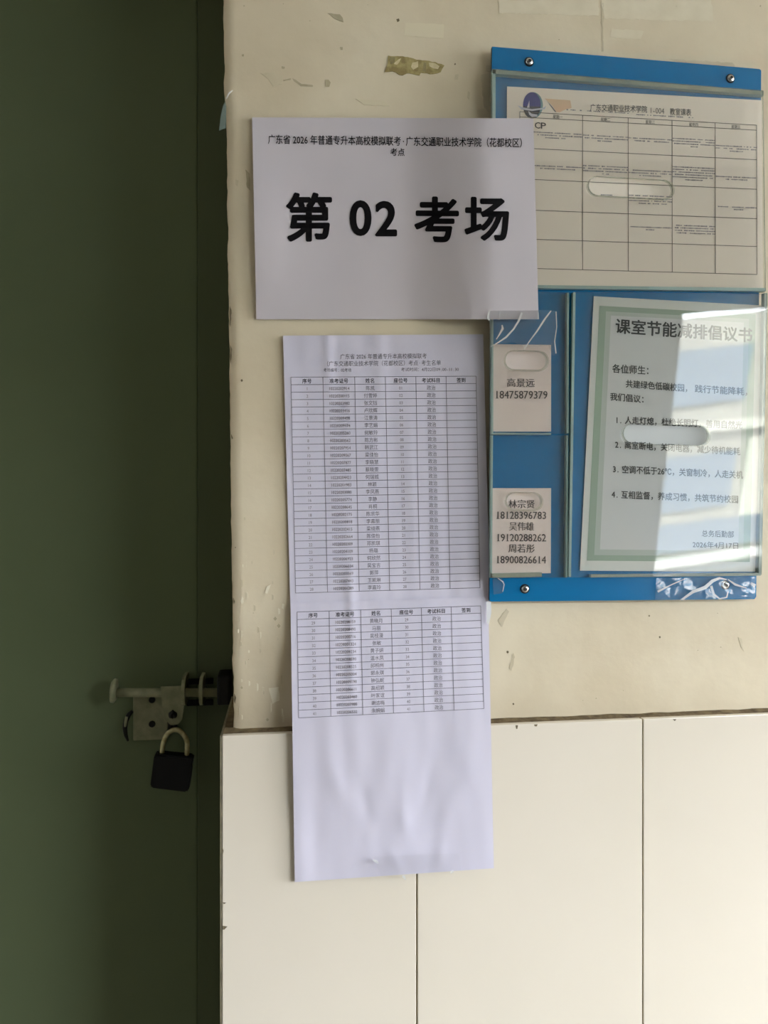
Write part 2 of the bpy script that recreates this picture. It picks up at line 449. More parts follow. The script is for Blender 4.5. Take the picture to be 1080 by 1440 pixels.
# wear on the wall
def patch(name,pts,m,d=-.0003,th=.0006,jag=0,base=None):
    P=[]
    for i,(a,b) in enumerate(zip(pts,pts[1:]+pts[:1])):
        k=max(1,int(math.hypot(b[0]-a[0],b[1]-a[1])/4)) if jag else 1
        for j in range(k):
            t=j/k; P.append((a[0]+(b[0]-a[0])*t+random.uniform(-jag,jag)*(j>0), a[1]+(b[1]-a[1])*t+random.uniform(-jag,jag)*(j>0)))
    def dfn(x,y):
        p=up(x,y,0); return base if base is not None else (.0012*noise.noise((p.x*6,p.z*6,0))+.0004*noise.noise((p.x*25,p.z*25,5))+d)
    return slab(name,[P],dfn,th,[m],wall,step=8)
patch('glue_residue',[(546,78),(562,79),(570,80),(590,84),(612,87),(625,92),(620,101),(609,104),(592,102),(590,106),(572,103),(566,106),(552,100),(541,101),(545,90)],M['residue'],-.0006,jag=.8)
patch('glue_residue',[(603,88),(612,89),(618,93),(616,97),(609,96),(604,93)],M['residue_lt'],-.0009,jag=.4)
patch('glue_residue',[(555,88),(561,83),(564,82),(561,88),(558,91),(554,90)],M['residue_lt'],-.0009,jag=.3)
patch('glue_residue',[(580,88),(588,86),(588,94),(581,98),(578,94)],M['residue_lt'],-.0008,jag=.4)
patch('glue_residue',[(548,80),(556,80),(555,88),(549,90)],M['residue_dk'],-.0008,jag=.4)
patch('glue_residue',[(596,88),(600,88),(599,101),(594,100)],M['residue_dk'],-.0008,jag=.4)
patch('paint_chip',[(461,18.5),(478,20),(482,25),(483,31),(472,27)],M['scuff'],jag=.5)
patch('paint_chip',[(557.5,27),(561,26),(562,29),(559,31)],M['plaster_raw'],jag=.2)
patch('scuff',[(366,103),(382,102),(398,106),(396,118),(384,122),(378,112)],M['scuff_soft'],jag=.8)
patch('scuff',[(398,112.5),(409,110),(409,112),(399,114)],M['scuff'],jag=.2)
patch('scuff',[(411,110),(416,112),(424,118),(440,119.5),(440,121.5),(423,121),(414,114)],M['scuff'],jag=.3)
patch('scuff',[(457,112),(462,112),(465,116),(463,122),(458,122)],M['scuff'],jag=.3)
patch('scuff',[(396,93),(401,94),(400,96.5),(396,96)],M['scuff'],jag=.2)
patch('scuff',[(340,76.5),(343,76),(343,79),(340,79)],M['scuff'],jag=.2)
patch('scuff',[(478,66),(482,66),(482,70),(479,70)],M['scuff'],jag=.3)
patch('scuff',[(345,238),(351,244),(352,268),(347,263)],M['scuff'],jag=.6)
patch('scuff',[(331,252),(336,254),(334,262),(331,259)],M['scuff_soft'],jag=.4)
patch('filler_patch',[(570,32),(624,34),(624,54),(568,50)],mat('pale_filler',(218,207,179),.7),-.0003,jag=.5)
patch('filler_patch',[(378,968),(392,966),(393,985),(383,990)],M['filler'],-.0004,jag=.7)
patch('filler_patch',[(500,139),(540,142),(548,149),(512,148)],mat('pale_filler',(214,203,174),.7),-.0003,jag=.6)
for q in ([(375,825),(381,822),(376,835),(373,834)],[(342,842),(340,850),(338,845),(341,839)],[(397,849),(400,850),(399,857),(396,855)],
          [(334,885),(336,885),(336,890),(334,890)],[(349,915),(351,915),(351,918),(349,918)]):
    patch('filler_patch',q,M['filler'],-.0006,jag=.2)
for x,y,s in ((714,917,1.8),(928,896,1.4),(913,866,1.2),(340,967,2.0),(722,990,1.4),(340,535,1.8),(331,770,1.0),(376,1012,2.2),(640,90,1.2),(387,870,2.6),(392,880,2.8)):
    patch('nail_pit',[(x-s,y),(x,y-s*1.2),(x+s,y),(x,y+s*1.2)],M['plaster_raw'] if s<2 else M['scuff'],jag=0)
for q in ([(1038,896),(1043,898),(1046,916),(1042,910)],[(640,105),(645,104),(644,112),(639,112)],[(658,128),(661,130),(660,140),(657,137)]):
    patch('scuff',q,M['scuff_soft'],jag=.3)
pale=mat('ghost_of_old_tape',(219,209,184),.7,var=(211,200,174),scale=40)
dirty=mat('grimy_plaster',(190,178,150),.8,var=(204,192,166),scale=30,detail=6)
for q in ([(846,0),(1000,0),(1003,30),(850,26)],[(700,0),(842,0),(842,22),(702,18)],[(536,372),(550,372),(550,380),(536,380)],[(860,40),(905,44),(900,56),(858,52)]):
    patch('tape_ghost',q,pale,-.0002,.0004,jag=1.0)
for q in ([(845,0),(848,0),(849,72),(846,72)],[(940,83),(1030,88),(1034,93),(985,92)],[(683,92),(691,92),(690,100),(684,99)],[(676,105),(690,103),(688,160),(680,150)],[(684,145),(691,144),(690,150),(685,150)],
          [(700,872),(712,856),(716,860),(706,882)],[(716,940),(722,918),(724,924),(719,944)]):
    patch('grime',q,dirty,-.0002,.0004,jag=.9)
rd=random.Random(11)
for k in range(34):
    x=rd.uniform(334,398); y=rd.uniform(725,1012); a=rd.uniform(1,3.2); b_=rd.uniform(2,8)
    patch('filler_drip',[(x-a*.4,y-b_),(x+a*.5,y-b_*.7),(x+a*.6,y+b_*.6),(x-a*.3,y+b_)],[pale,M['filler'],dirty][k%3] if k%5 else M['scuff_soft'],-.0004,.0005,jag=.4)
for k in range(16):
    x=rd.uniform(334,1070); y=rd.choice([rd.uniform(4,60),rd.uniform(860,1000)])
    if 400<x<700 and y>400: continue
    a=rd.uniform(.5,1.2); patch('nail_pit',[(x-a,y),(x,y-a),(x+a,y),(x,y+a)],M['scuff'],jag=0)
# flaked edge of the corner
for y0,y1 in ((430,460),(485,512),(610,618),(840,850),(975,990)):
    e=edge_px((y0+y1)/2)
    patch('paint_chip',[(e+1.5,y0),(e+4,y0+6),(e+2.5,y1),(e+1.2,y1-4)],M['plaster_raw'],d=-.0001,jag=.4)
# chips on the tile rim
for q in ([(313,1302),(320,1303),(315,1307.5),(313,1307)],[(313,1269),(318,1269.5),(315,1271.5)],[(312.5,1193),(314.5,1196),(313.5,1202)],
          [(725,1020),(728.5,1020),(727.5,1025),(726,1025)],[(751,1019),(756,1018.5),(755,1021.5),(752,1021.5)],[(946,1011.5),(951,1011.5),(949,1014)]):
    patch('tile_chip',q,M['plaster_raw'],base=TD-.0002,th=.0003,jag=.2)

# ------------------------------------------------------------------ door, recessed
DY=.18
xl=-1.10; xr=up(290,900,0).x
door=tag(box('door_1',xl,up(277.8,900,DY).x,DY,DY+.04,0.01,2.123,M['door'],None,.002),kind='structure')
fr=bmesh.new()
add_box(fr,up(278.2,900,DY).x,wall_edge_x(1.2)+.02,DY-.0015,DY+.06,0,2.2,.0008)
add_box(fr,xl-.06,xl-.002,DY-.006,DY+.06,0,2.2,.002); add_box(fr,xl-.06,wall_edge_x(1.2)+.02,DY-.006,DY+.06,2.1235,2.2,.0008)
tag(from_bm('trim_1',fr,M['frame']),kind='structure')
tag(box('wall_left',-4,xl-.05,0,WT,0,2.9,M['plaster']),kind='structure')
tag(box('wall_lintel',xl-.05,wall_edge_x(2.3)+.004,.002,WT,2.2,2.9,M['plaster']),kind='structure')

def pbox(bm,x0,y0,x1,y1,d0,d1,bevel=0):
    a=up(x0,y0,d0); b=up(x1,y1,d0); add_box(bm,a.x,b.x,d0,d1,b.z,a.z,bevel)
tag(box('wall_inner',-1.4,0,WT+.02,WT+.06,0,2.9,M['corr']),kind='structure')
# slide bolt
bm=bmesh.new(); pbox(bm,187,978,236,1040,DY-.006,DY+.002,.0015)
bolt=tag(from_bm('slide_bolt',bm,M['bolt'],door),label='painted metal slide bolt with backing plate')
bm=bmesh.new()
RD=DY-.024
tube(bm,[up(162,974,RD),up(320,974,RD)],.0054,18)
from_bm('bolt_rod',bm,M['bolt'],bolt,True)
bm=bmesh.new(); tube(bm,[up(157,971,RD),up(158.5,971,RD),up(162.5,971.5,RD),up(164.5,971.5,RD)],[.011,.0145,.0145,.011],24)
from_bm('rod_end_cap',bm,M['bolt'],bolt,True)
def plate_px(name,pts,d,th,m,parent): return slab(name,[pts],lambda x,y:d,th,[m],parent,smooth=False)
# hasp tab welded on the rod
hp=[(226,966),(258,965),(259,992),(256,1012),(250,1019),(240,1020),(232,1012),(228,992)]
slab('hasp_tab',[hp,pill(243,1006,7,12)],lambda x,y:RD-.008,.0025,[M['bolt']],bolt,smooth=False)
# rod guides
for xa,m,h in ((259.5,M['bolt'],(948,990)),(284,M['bolt'],(952,996))):
    bm=bmesh.new(); a=up(xa,971,RD)
    tube(bm,[a+Vector((-.002,0,0)),a+Vector((.002,0,0))],.0175,24)
    add_box(bm,a.x-.002,a.x+.002,RD,DY,a.z-.0175,a.z+.0175)
    from_bm('rod_guide',bm,m,bolt)
bm=bmesh.new(); pbox(bm,262,955,300,962,DY-.004,DY,.001); pbox(bm,262,985,300,992,DY-.004,DY,.001)
from_bm('guide_plate',bm,M['bolt_dark'],bolt)
bm=bmesh.new(); pbox(bm,305,950,324,992,DY-.04,DY-.004,.003)
from_bm('strike_bracket',bm,M['bolt_dark'],bolt)
for cx,cy in ((214,984),(214,1018)):
    bm=bmesh.new(); a=up(cx,cy,DY-.006); tube(bm,[a,a+Vector((0,-.0015,0))],.004,16); from_bm('screw_hole',bm,M['bolt_dark'],bolt)
bm=bmesh.new(); pts=[(186,1000),(181,1005),(177,1014),(175.5,1024),(177,1034),(180,1042)]
tube(bm,[up(x,y,DY-.012) for x,y in pts],[.002,.0028,.003,.003,.0024,.0014],10)
tag(from_bm('keeper_hook',bm,M['bolt_dark'],bolt,True),label='dark curved keeper hook')
bm=bmesh.new(); tube(bm,[up(x,y,DY-.015) for x,y in ((178,1008),(176.5,1016),(176,1022))],[.0016,.0018,.0012],8)
from_bm('keeper_tip',bm,M['bolt'],bolt,True)
bm=bmesh.new()
loop=[(240,1024,DY),(240,1004,RD-.012),(243,1001,RD-.016),(246,1004,RD-.012),(246,1024,DY)]
tube(bm,[up(x,y,d) for x,y,d in loop],.0026,12)
from_bm('staple',bm,M['bolt_dark'],bolt,True)

# padlock
PD=RD-.02
pl=bpy.data.objects.new('padlock',None); COL.objects.link(pl); pl.location=up(240,1090,PD)
tag(pl,'small black padlock with tarnished shackle hanging from the door slide bolt','padlock')
def under(o,root):
    o.parent=root; o.matrix_parent_inverse=root.matrix_world.inverted() if False else o.matrix_parent_inverse
    for v in o.data.vertices: v.co-=root.location
body=[(219,1061),(270,1066),(271,1069),(265,1112),(262,1114.5),(213,1108.5),(211,1106),(216.5,1063)]
bm=flat2d([body]); 
for v in bm.verts:
    p=up(v.co.x,v.co.y,PD); v.co=p
r=bmesh.ops.extrude_face_region(bm,geom=bm.faces[:])
bmesh.ops.translate(bm,verts=[g for g in r['geom'] if isinstance(g,bmesh.types.BMVert)],vec=(0,.018,0))
bmesh.ops.bevel(bm,geom=[e for e in bm.edges if len(e.link_faces)==2 and e.calc_face_angle(0)>.5],offset=.0016,segments=2,affect='EDGES')
under(from_bm('lock_body',bm,M['lock']),pl)
bm=bmesh.new(); sd=PD+.009
arc=[(228,1068),(228.5,1052),(231,1041),(236,1031.5),(244,1026.5),(252,1027.5),(259,1034),(263,1043),(263,1055),(262,1070)]
sm=[]
for i in range(len(arc)-1):
    for k in range(3):
        t=k/3; p0=arc[max(i-1,0)];p1=arc[i];p2=arc[i+1];p3=arc[min(i+2,len(arc)-1)]
        sm.append(tuple(.5*((2*p1[j])+(-p0[j]+p2[j])*t+(2*p0[j]-5*p1[j]+4*p2[j]-p3[j])*t*t+(-p0[j]+3*p1[j]-3*p2[j]+p3[j])*t**3) for j in (0,1)))
sm.append(arc[-1])
tube(bm,[up(x,y,sd) for x,y in sm],.0030,16)
o=from_bm('shackle',bm,M['shackle'],None,True); under(o,pl); o['label']='tarnished steel shackle'

# ------------------------------------------------------------------ notice board
BD=-.011      # front of the blue panel
bq=[(691.5,66),(1070,97.5),(1063.5,842),(688,845.5)]
board=slab('notice_board',[[(692,65.5),(740,69.5),(1068,97),(1070.5,99),(1063.5,839),(1061,842.5),(690.5,846),(688.5,844)]],lambda x,y:BD,.004,[M['blue'],M['blue_edge']],smooth=False)
tag(board,'blue acrylic notice board with clear pockets screwed to the cream wall','notice board')
# spacers behind the panel
for x,y in ((744,87),(1027,110.5),(738,828),(1020,822.5)):
    a=up(x,y,BD); bm=bmesh.new(); tube(bm,[a+Vector((0,.004,0)),a+Vector((0,.012,0))],.006,14); from_bm('stand_off',bm,M['bolt_dark'],board)
    bm=bmesh.new(); rr=.0042
    pr=[(0,1.0),(-.0008,1.0),(-.0018,.86),(-.0024,.55),(-.0026,.38)]
    tube(bm,[a+Vector((0,d,0)) for d,_ in pr],[rr*k for _,k in pr],24)
    s=from_bm('screw',bm,M['steel'],board,True)
    bm=bmesh.new(); c=a+Vector((0,-.0028,0)); tube(bm,[c,c+Vector((0,.0006,0))],.0018,6)
    from_bm('hex_socket',bm,M['black'],s)
    bm=bmesh.new(); tube(bm,[a+Vector((0,-.0004,0)),a+Vector((0,.0002,0))],.0052,24); from_bm('washer',bm,M['bolt_dark'],s)
PF=-.0185; PT=.0020   # pocket plate front and thickness
def bow(k,cx,cy): return lambda x,y: PF+k*((x-cx)/130.)*((y-cy)/190.)
def pocket(q, hole, dfn, spacers, step=26, lip=None):
    fw,_=homog(q); loop=[]
    for a,b in zip(q,q[1:]+q[:1]): loop.append(a)
    o=slab('clear_pocket',[loop,hole],dfn,PT,[M['acrylic'],M['acrylic_side']],board,step=step)
    # hazy translucent ring round the thumb slot
    cx=sum(p[0] for p in hole)/len(hole); cy=sum(p[1] for p in hole)/len(hole)
    def ring(k,dx=0,dy=0):
        res=[]
        for x,y in hole:
            l=math.hypot(x-cx,y-cy); res.append((x+(x-cx)/l*k+dx,y+(y-cy)/l*k+dy))
        return res
    slab('slot_rim',[ring(2.0,.3,.2),ring(-1.3,-.5,-.2)],lambda x,y:dfn(x,y)-.0003,PT+.0006,[M['rim'],M['rim']],o,smooth=False)
    for pts,m in spacers:
        slab('edge_strip',[pts],lambda x,y:PF+.0001+PT,BD-PF-PT-.0001,[m,M['acrylic_edge']],o,smooth=False)
    return o
M['rim']=clear_mat('slot_rim_acrylic',(.93,.93,.90),.12,(170,170,158),.15,1.4)
def band(a,b,w0,w1): return [a,b,(b[0],b[1]+w1),(a[0],a[1]+w0)]
# wide upper pocket
pocket([(692.5,96.5),(1073.5,127),(1077,409.5),(692,404.5)], pill(887,264,119,27,.055), bow(.0006,885,260),
       [(band((693,97.5),(1074,128),6,6),M['acrylic_lip']), (band((692,400),(1077,405),4.5,4.5),M['acrylic_edge']), ([(692.5,97),(697,97.5),(696.5,404),(692,404)],M['acrylic_edge'])])
# two small pockets on the left
pocket([(691.5,409),(799.5,411.5),(799,610),(691,610)], pill(740,507,60,27,.02), bow(0,740,500),
       [(band((691,608.5),(775,609),2.5,2.5),M['acrylic_edge']), ([(691.2,410),(694,410),(693.5,609),(690.8,609)],M['acrylic_edge']), ([(797,411.5),(800,411.5),(799.5,609),(796.5,609)],M['acrylic_edge'])])
pocket([(690.8,612),(799,612),(798,812),(689,812.5)], pill(737,705,50,24,.02), bow(0,740,700),
       [(band((689.5,806.5),(762,805),6,6),M['acrylic_lip']), ([(690.6,612),(693.3,612),(692,812),(689.4,812)],M['acrylic_edge']), ([(796.2,612),(799,612),(798,812),(795.2,812)],M['acrylic_edge'])])
# tall right pocket, slightly twisted
TW=bow(.0013,940,600)
pr=pocket([(806,410.5),(1079.5,413),(1071,808.5),(799.5,812)], pill(937,611,121,29,.03), TW,
       [([(806,411),(809.5,411),(803,811),(799.8,811)],M['acrylic_edge']), (band((831,808),(1070,806),4,3.5),M['acrylic_lip']), ([(1075,412),(1079,412),(1071,807),(1067,807)],M['acrylic_lip'])])

# papers in the pockets
PP=-.0128
tsheet,at=sheet('timetable_sheet',[(713,121.5),(1071,141),(1073,405.5),(712,400.5)],lambda u,v:PP-.0005*math.sin(u*5+1)*math.sin(v*4),M['sheet_table'],24,20)
tag(tsheet,'off-white printed classroom timetable with round blue logo in the wide top pocket','paper')
fw,_=homog([(731,157),(1064,176),(1064.5,386),(731,377)])
pr_=Print(at)
VL=[0,.052,.256,.446,.632,.818,1]; HL=[0,.034,.232,.43,.627,.813,1]
for v in HL: pr_.stroke(fw(0,v),fw(1,v),.9,12)
for u in VL: pr_.stroke(fw(u,0),fw(u,1),.9,10)
pr_.out('table_rules',mat('timetable_rule_ink',(96,88,76),.7),tsheet)
pt=Print(at)
pt.line(830,910,150.8,153.8,10,'广东交通职业技术学院',off=.008)
pt.line(915,934,155.3,156.3,8,'1-004'); pt.line(942,972,156.6,158.2,10,'教室课表',off=.008)
for i,d in enumerate(('一','二','三','四','五')):
    x=(VL[i+1]+VL[i+2])/2; pt.em(fw,x,.019,.0135,.026,'星期'+d,song=.01)
pt.ink('CP',[(752,171.5),(768,172.5),(768,181.5),(752,180.5)],off=.012)
pt.out('lettering',mat('timetable_ink',(70,64,58),.7),tsheet)
# tiny illegible cell text: rows of worn strokes
pm=Print(at)
def micro(u0,u1,v,dens=.85):
    x,y=fw(u0,v); xe,ye=fw(u1,v); L=xe-x; t=0
    while t<L:
        k=random.uniform(1.2,2.6)
        if random.random()<dens:
            yy=y+(ye-y)*t/L; h=random.uniform(1.0,1.9)
            pm.add([(x+t,yy-h/2),(x+t+k,yy-h/2+.1),(x+t+k,yy+h/2),(x+t,yy+h/2)],[(0,1,2,3)])
        t+=k+random.uniform(.2,.7)
def cell(c,v,n,last=.4,w=.97):
    u0,u1=VL[c],VL[c+1]; W=u1-u0
    for i in range(n):
        f=last if i==n-1 and n>1 else w
        micro(u0+W*(1-f)/2,u0+W*(1+f)/2,v+i*.0165)
cell(1,.125,3,.5);cell(2,.128,3,.35);cell(3,.13,2,.8);cell(4,.118,4,.2);cell(5,.15,3,.3)
cell(1,.34,2,.7);cell(2,.325,4,.15);cell(3,.34,3,.5);cell(4,.305,6,.4);cell(5,.355,2,.5)
cell(2,.51,1,.3,.3);cell(3,.505,4,.7);cell(5,.555,2,.35)
cell(3,.71,2,.2);cell(4,.69,4,.95)
micro(.19,.46,-.03,.6)
micro(.48,.72,-.025,.7)
pm.out('small_print',M['ink_light'],tsheet)
def ell(cx,cy,rx,ry,a0=0,a1=360,n=28): return [(cx+rx*math.cos(math.radians(a0+(a1-a0)*k/n)),cy-ry*math.sin(math.radians(a0+(a1-a0)*k/n))) for k in range(n)]
pg=Print(at); pg.poly(ell(749.5,148,14,18.5),.00018); pg.out('logo_shade',M['logo_teal'],tsheet)
pg=Print(at); pg.poly(ell(748,148,12.5,18.5),.00022); pg.out('logo_oval',M['navy'],tsheet)
pg=Print(at); pg.poly(ell(748,149,12.3,17.6,180,360)[:28]+[(760,150)],.00026); pg.out('logo_base',M['navy_dark'],tsheet)
pg=Print(at)
pg.poly([(744.5,141),(744.6,151.5),(741,151.5),(742.8,146)],.0003)
pg.poly([(728,148),(735,151),(748,153.4),(764,151.5),(768,149),(766,153.5),(748,156),(733,154)],.0003)
pg.poly([(743,156),(748,160),(756,161),(755,164),(748,164.5),(744,161)],.0003)
pg.out('logo_sail',M['logo_white'],tsheet)
pg=Print(at); pg.poly([(766,138.5),(802,141),(804,152),(795,154),(787,158),(782,157.5),(777,149)],.0001); pg.out('peach_print',M['peach'],tsheet)  # pale peach patch beside the logo
pg=Print(at); pg.poly([(770,143),(776,149),(782,157),(780.5,157.5),(774,149)],.0003); pg.out('crease_mark',M['ink_light'],tsheet)

# energy notice
nsheet,at=sheet('notice_sheet',[(835,416.5),(1071,429.6),(1062.5,804),(815.5,802.5)],lambda u,v:PP-.0004*math.sin(math.pi*min(1,max(0,u)))-.0003*math.sin(v*6),M['sheet_notice'],26,34)
tag(nsheet,'green-bordered energy-saving notice in the tall right-hand pocket','paper')
fw,_=homog([(835,416.5),(1071,429.6),(1062.5,804),(815.5,802.5)])
def rectloop(a,b,c,d): return [fw(a,b),fw(c,b),fw(c,d),fw(a,d)]
def frameprint(name,o,i,m,off):
    pg=Print(at); bm=flat2d([rectloop(*o),rectloop(*i)] if i else [rectloop(*o)]); cut(bm,22); bm.verts.index_update()
    pg.add([(v.co.x,v.co.y) for v in bm.verts],[tuple(v.index for v in f.verts) for f in bm.faces],off); bm.free(); pg.out(name,m,nsheet)
frameprint('green_border',(.035,.035,.965,.965),(.075,.055,.925,.945),M['notice_green'],.00012)
frameprint('grey_border',(.075,.055,.925,.945),(.105,.07,.895,.925),M['notice_grey'],.00012)
frameprint('pale_field',(.105,.07,.895,.925),None,M['notice_inner'],.00012)
nt_=Print(at)
nt_.ink('课室节能减排倡议书',[(866,447.5),(1058,461),(1058,482),(865,469)],off=.022,song=.022,res=3)
nt_.out('title_lettering',M['ink_notice'],nsheet)
nt_=Print(at)
def tl(x0,x1,y0,y1,h,t,**k): nt_.line(x0,x1,y0,y1,h,t,off=k.pop('off',.02),**k)
tl(861,912,518,521,12.5,'各位师生：')
tl(880,966.5,539.5,546,11.5,'共建绿色低碳校园，'); tl(977,1051,546.5,551,11.5,'践行节能降耗，')
tl(858,905,557.5,561.5,11,'我们倡议：')
tl(867,1044,590.5,598,11.5,'1. 人走灯熄，杜绝长明灯，善用自然光')
tl(865,1041,625,635,11.5,'2. 离室断电，关闭电器，减少待机能耗')
tl(862,1045,659.5,668,11.5,'3. 空调不低于26℃，关窗制冷，人走关机')
tl(860,1038,695,702.5,11.5,'4. 互相监督，养成习惯，共筑节约校园')
tl(987,1032,750,751.5,9.5,'总务后勤部',off=.008); tl(974,1038,765.5,767.5,9.5,'2026年4月17日',off=.008)
nt_.out('lettering',mat('notice_text_ink',(66,70,68),.7),nsheet)

# contact cards
def card(q,lines,label):
    o,at=sheet('contact_card',q,lambda u,v:PP-.0004*math.sin(u*3),M['card'],8,10)
    tag(o,label,'card',group='contact cards in the left column'); p=Print(at)
    for x0,x1,y,h,t in lines: p.line(x0,x1,y,y+.3,h,t,off=-.008,song=.014,asc=.5)
    p.out('lettering',M['ink_song'],o)
card([(692,484),(775,485),(775,607),(692,607)],[(713,752,538,12,'高景远'),(697,770,555,11,'18475879379')],'small cream contact card with one name, in the upper left pocket')
card([(690.5,686.5),(775,686.5),(774.5,806),(690,807)],[(715,752,708.5,12,'林宗贤'),(698.5,768,724.5,10.5,'18128396783'),(716,751,740,12,'吴伟雄'),(699,768,756,10.5,'19120288262'),(715,752,771,12,'周若彤'),(698.5,768,787,10.5,'18900826614')],'cream contact card with three names, in the lower left pocket')

# ------------------------------------------------------------------ papers taped on the wall
def sst(a,b,x):
    t=max(0,min(1,(x-a)/(b-a))); return t*t*(3-2*t)
def sdep(u,v):
    d=-.0028-.0184*sst(.52,.85,u)
    d-=.0035*math.exp(-(u/.12)**2)*math.sin(math.pi*min(1,max(0,v)))            # left edge lifts off
    d-=.0006*noise.noise((u*3.2,v*2.2,2.0))+.0003*noise.noise((u*9,v*5,7))
    d-=.0012*math.exp(-((u-.66-.10*v)/.03)**2)*sst(.0,.4,v)*.35
    return d
sign,at=sheet('room_sign',[(354.5,165),(750,166.5),(757.5,449),(360.5,449)],sdep,M['sheet_sign'],90,60)
tag(sign,'white landscape exam room sign with large black lettering, taped over the board edge','sign')
p=Print(at)
p.line(377,700,196,200,12,'广东省 2026 年普通专升本高校模拟联考·广东交通职业技术学院（',off=.014,step=.5)
p.ink('花都校区）',[(679,194.5),(735,195),(735,206.5),(679,206)],off=.014,step=.5)
p.line(549,569,213.7,214,11,'考点',off=.014)
B=dict(off=.028,res=5,step=.25)
p=Print(at)
p.line(377,734,195.8,200.8,13.5,'广东省 2026 年普通专升本高校模拟联考·广东交通职业技术学院（花都校区）',off=.012,step=.5,asc=.5)
p.line(549,569,213.7,214,11,'考点',off=.014)
p.out('lettering',M['ink'],sign)
p=Print(at); p.ink('第',[(402,270.5),(467,270.5),(467,340),(402,340)],**B); p.out('character',M['ink'],sign,False)
p=Print(at); p.ink('0',[(491.5,281.5),(522.5,281.5),(522.5,332),(491.5,332)],**B); p.out('character',M['ink'],sign,False)
p=Print(at); p.ink('2',[(527.5,282.5),(558.5,282.5),(558.5,332.5),(527.5,332.5)],**B); p.out('character',M['ink'],sign,False)
p=Print(at); p.ink('考',[(582.5,276),(645.5,276.5),(645.5,341),(582.5,340.5)],**B); p.out('character',M['ink'],sign,False)
p=Print(at); p.ink('场',[(653,276.5),(716,277),(716,339),(653,338.5)],**B); p.out('character',M['ink'],sign,False)

NAMES1='陈凯 付雪婷 张文钰 卢欣辉 江景涛 李艺娟 何敏玲 陈方彬 韩武江 梁佳怡 李晓慧 蔡晓雯 何瑞城 林颖 李凤燕 李静 肖桐 陈宗华 李嘉丽 梁绮燕 陈佳怡 邓凯琪 杨璐 何欣然 吴宝吉 郭萍 王凯琳 李嘉玲'.split()
NAMES2='黄晓月 马丽 吴桂漫 张敏 黄子妍 温水凤 邱桐州 郭永琪 钟弘妮 高绍颖 叶家谊 谢洁梅 朱婉娟'.split()
def wrinkle(u,v,s):
    d=.0011*noise.noise((u*5,v*1.6,s))+.0005*noise.noise((u*14,v*4,s+3))
    for c,wd,a,t0,t1 in CR[s]:
        d+=a*math.exp(-((u-c)/wd)**2)*sst(t0-.15,t0,v)*(1-sst(t1,t1+.15,v))
    return d
CR={1:[(.22,.022,.0010,0,.12),(.48,.03,.0007,0,.2),(.62,.025,.0006,.35,.8),(.3,.02,.0012,.9,1.1),(.86,.03,.0005,.3,.9)],
    2:[(.3,.02,.0012,0,.25)]}
def dimples(u,v):
    d=0
    for cu,cv,su,sv,tilt,a in ((.22,.66,.045,.09,.35,.0016),(.36,.74,.03,.07,.3,-.0011),(.47,.60,.05,.12,-.15,.0013),(.55,.80,.035,.06,.1,.0013),
                          (.66,.70,.03,.09,-.3,-.0012),(.78,.78,.05,.07,-.5,.0014),(.88,.62,.04,.10,.1,.0009),(.5,.95,.03,.04,.6,.0012),(.73,.93,.03,.05,-.2,.0010),(.12,.85,.06,.08,.2,-.0010)):
        x=u-cu-tilt*(v-cv); d+=.55*a*math.exp(-(x/su)**2-((v-cv)/sv)**2)
    return d
s1d=lambda u,v: -.0030-.0012*sst(.75,1,v)-wrinkle(u,v,1)*.9-.0016*math.exp(-((1-u)/.08)**2)*math.sin(3.1*max(0,min(1,v)))
s2d=lambda u,v: -.0060-.0165*sst(.02,.42,v)+.0030*sst(.55,.9,v)-wrinkle(u,v,2)*.75-dimples(u,v)-.0026*sst(.25,.5,v)
q1=[(398,472),(679.5,470),(690,867),(409,876)]
q2=[(408.5,848.5),(686.5,839.5),(694.5,1221),(414.5,1240.5)]
sh1,at1=sheet('roster_sheet',q1,s1d,M['sheet_roster'],70,80)
tag(sh1,'upper white exam roster sheet with a long table, taped below the room sign','paper',group='exam roster sheets')
sh2,at2=sheet('roster_sheet',q2,s2d,M['sheet_roster'],70,90)
tag(sh2,'lower white exam roster sheet with half-empty page, hanging over the tiles','paper',group='exam roster sheets')
UX=[0,.170,.340,.505,.670,.835,1]
def roster(sh,at,q,rows,start):
    fw,_=homog(q); n=len(rows)+1; r=Print(at); t=Print(at); k=Print(at); sub=Print(at)
    for i in range(n+1): r.stroke(fw(0,i/n),fw(1,i/n),.75,70)
    for u in UX: r.stroke(fw(u,0),fw(u,1),.75,60)
    r.out('table_rules',M['ink_rule'],sh)
    eu=6.6/259.; ev=7.2/(10.45*n)
    for j,h in enumerate(('序号','准考证号','姓名','座位号','考试科目','签到')):
        t.em(fw,(UX[j]+UX[j+1])/2,.52/n,eu,ev,h,off=.012)
    t.out('table_heading',M['ink_grey'],sh)
    for i,nm in enumerate(rows):
        v=(i+1.53)/n; no=start+i; rn=random.Random(no)
        k.em(fw,(UX[0]+UX[1])/2,v,eu*.8,ev*.85,str(no))
        k.em(fw,(UX[1]+UX[2])/2,v,eu*.8,ev*.85,'1022020'+''.join(rn.choice('0123456789') for _ in range(4)),off=.006)
        k.em(fw,(UX[3]+UX[4])/2,v,eu*.8,ev*.85,'%02d'%no)
        sub.em(fw,(UX[2]+UX[3])/2,v,eu*.95,ev*.98,nm)
        sub.em(fw,(UX[4]+UX[5])/2,v,eu*.95,ev*.98,'政治')
    k.out('row_numbers',M['ink_light'],sh); sub.out('lettering',M['ink_light2'],sh)
M['ink_light2']=mat('roster_ink',(112,108,114),.7)
roster(sh1,at1,[(409,530.5),(669.5,529),(675,826.5),(415.8,834)],NAMES1,1)
roster(sh2,at2,[(417.8,860.7),(676,852),(680.6,996.5),(420,1009.6)],NAMES2,29)
p=Print(at1)
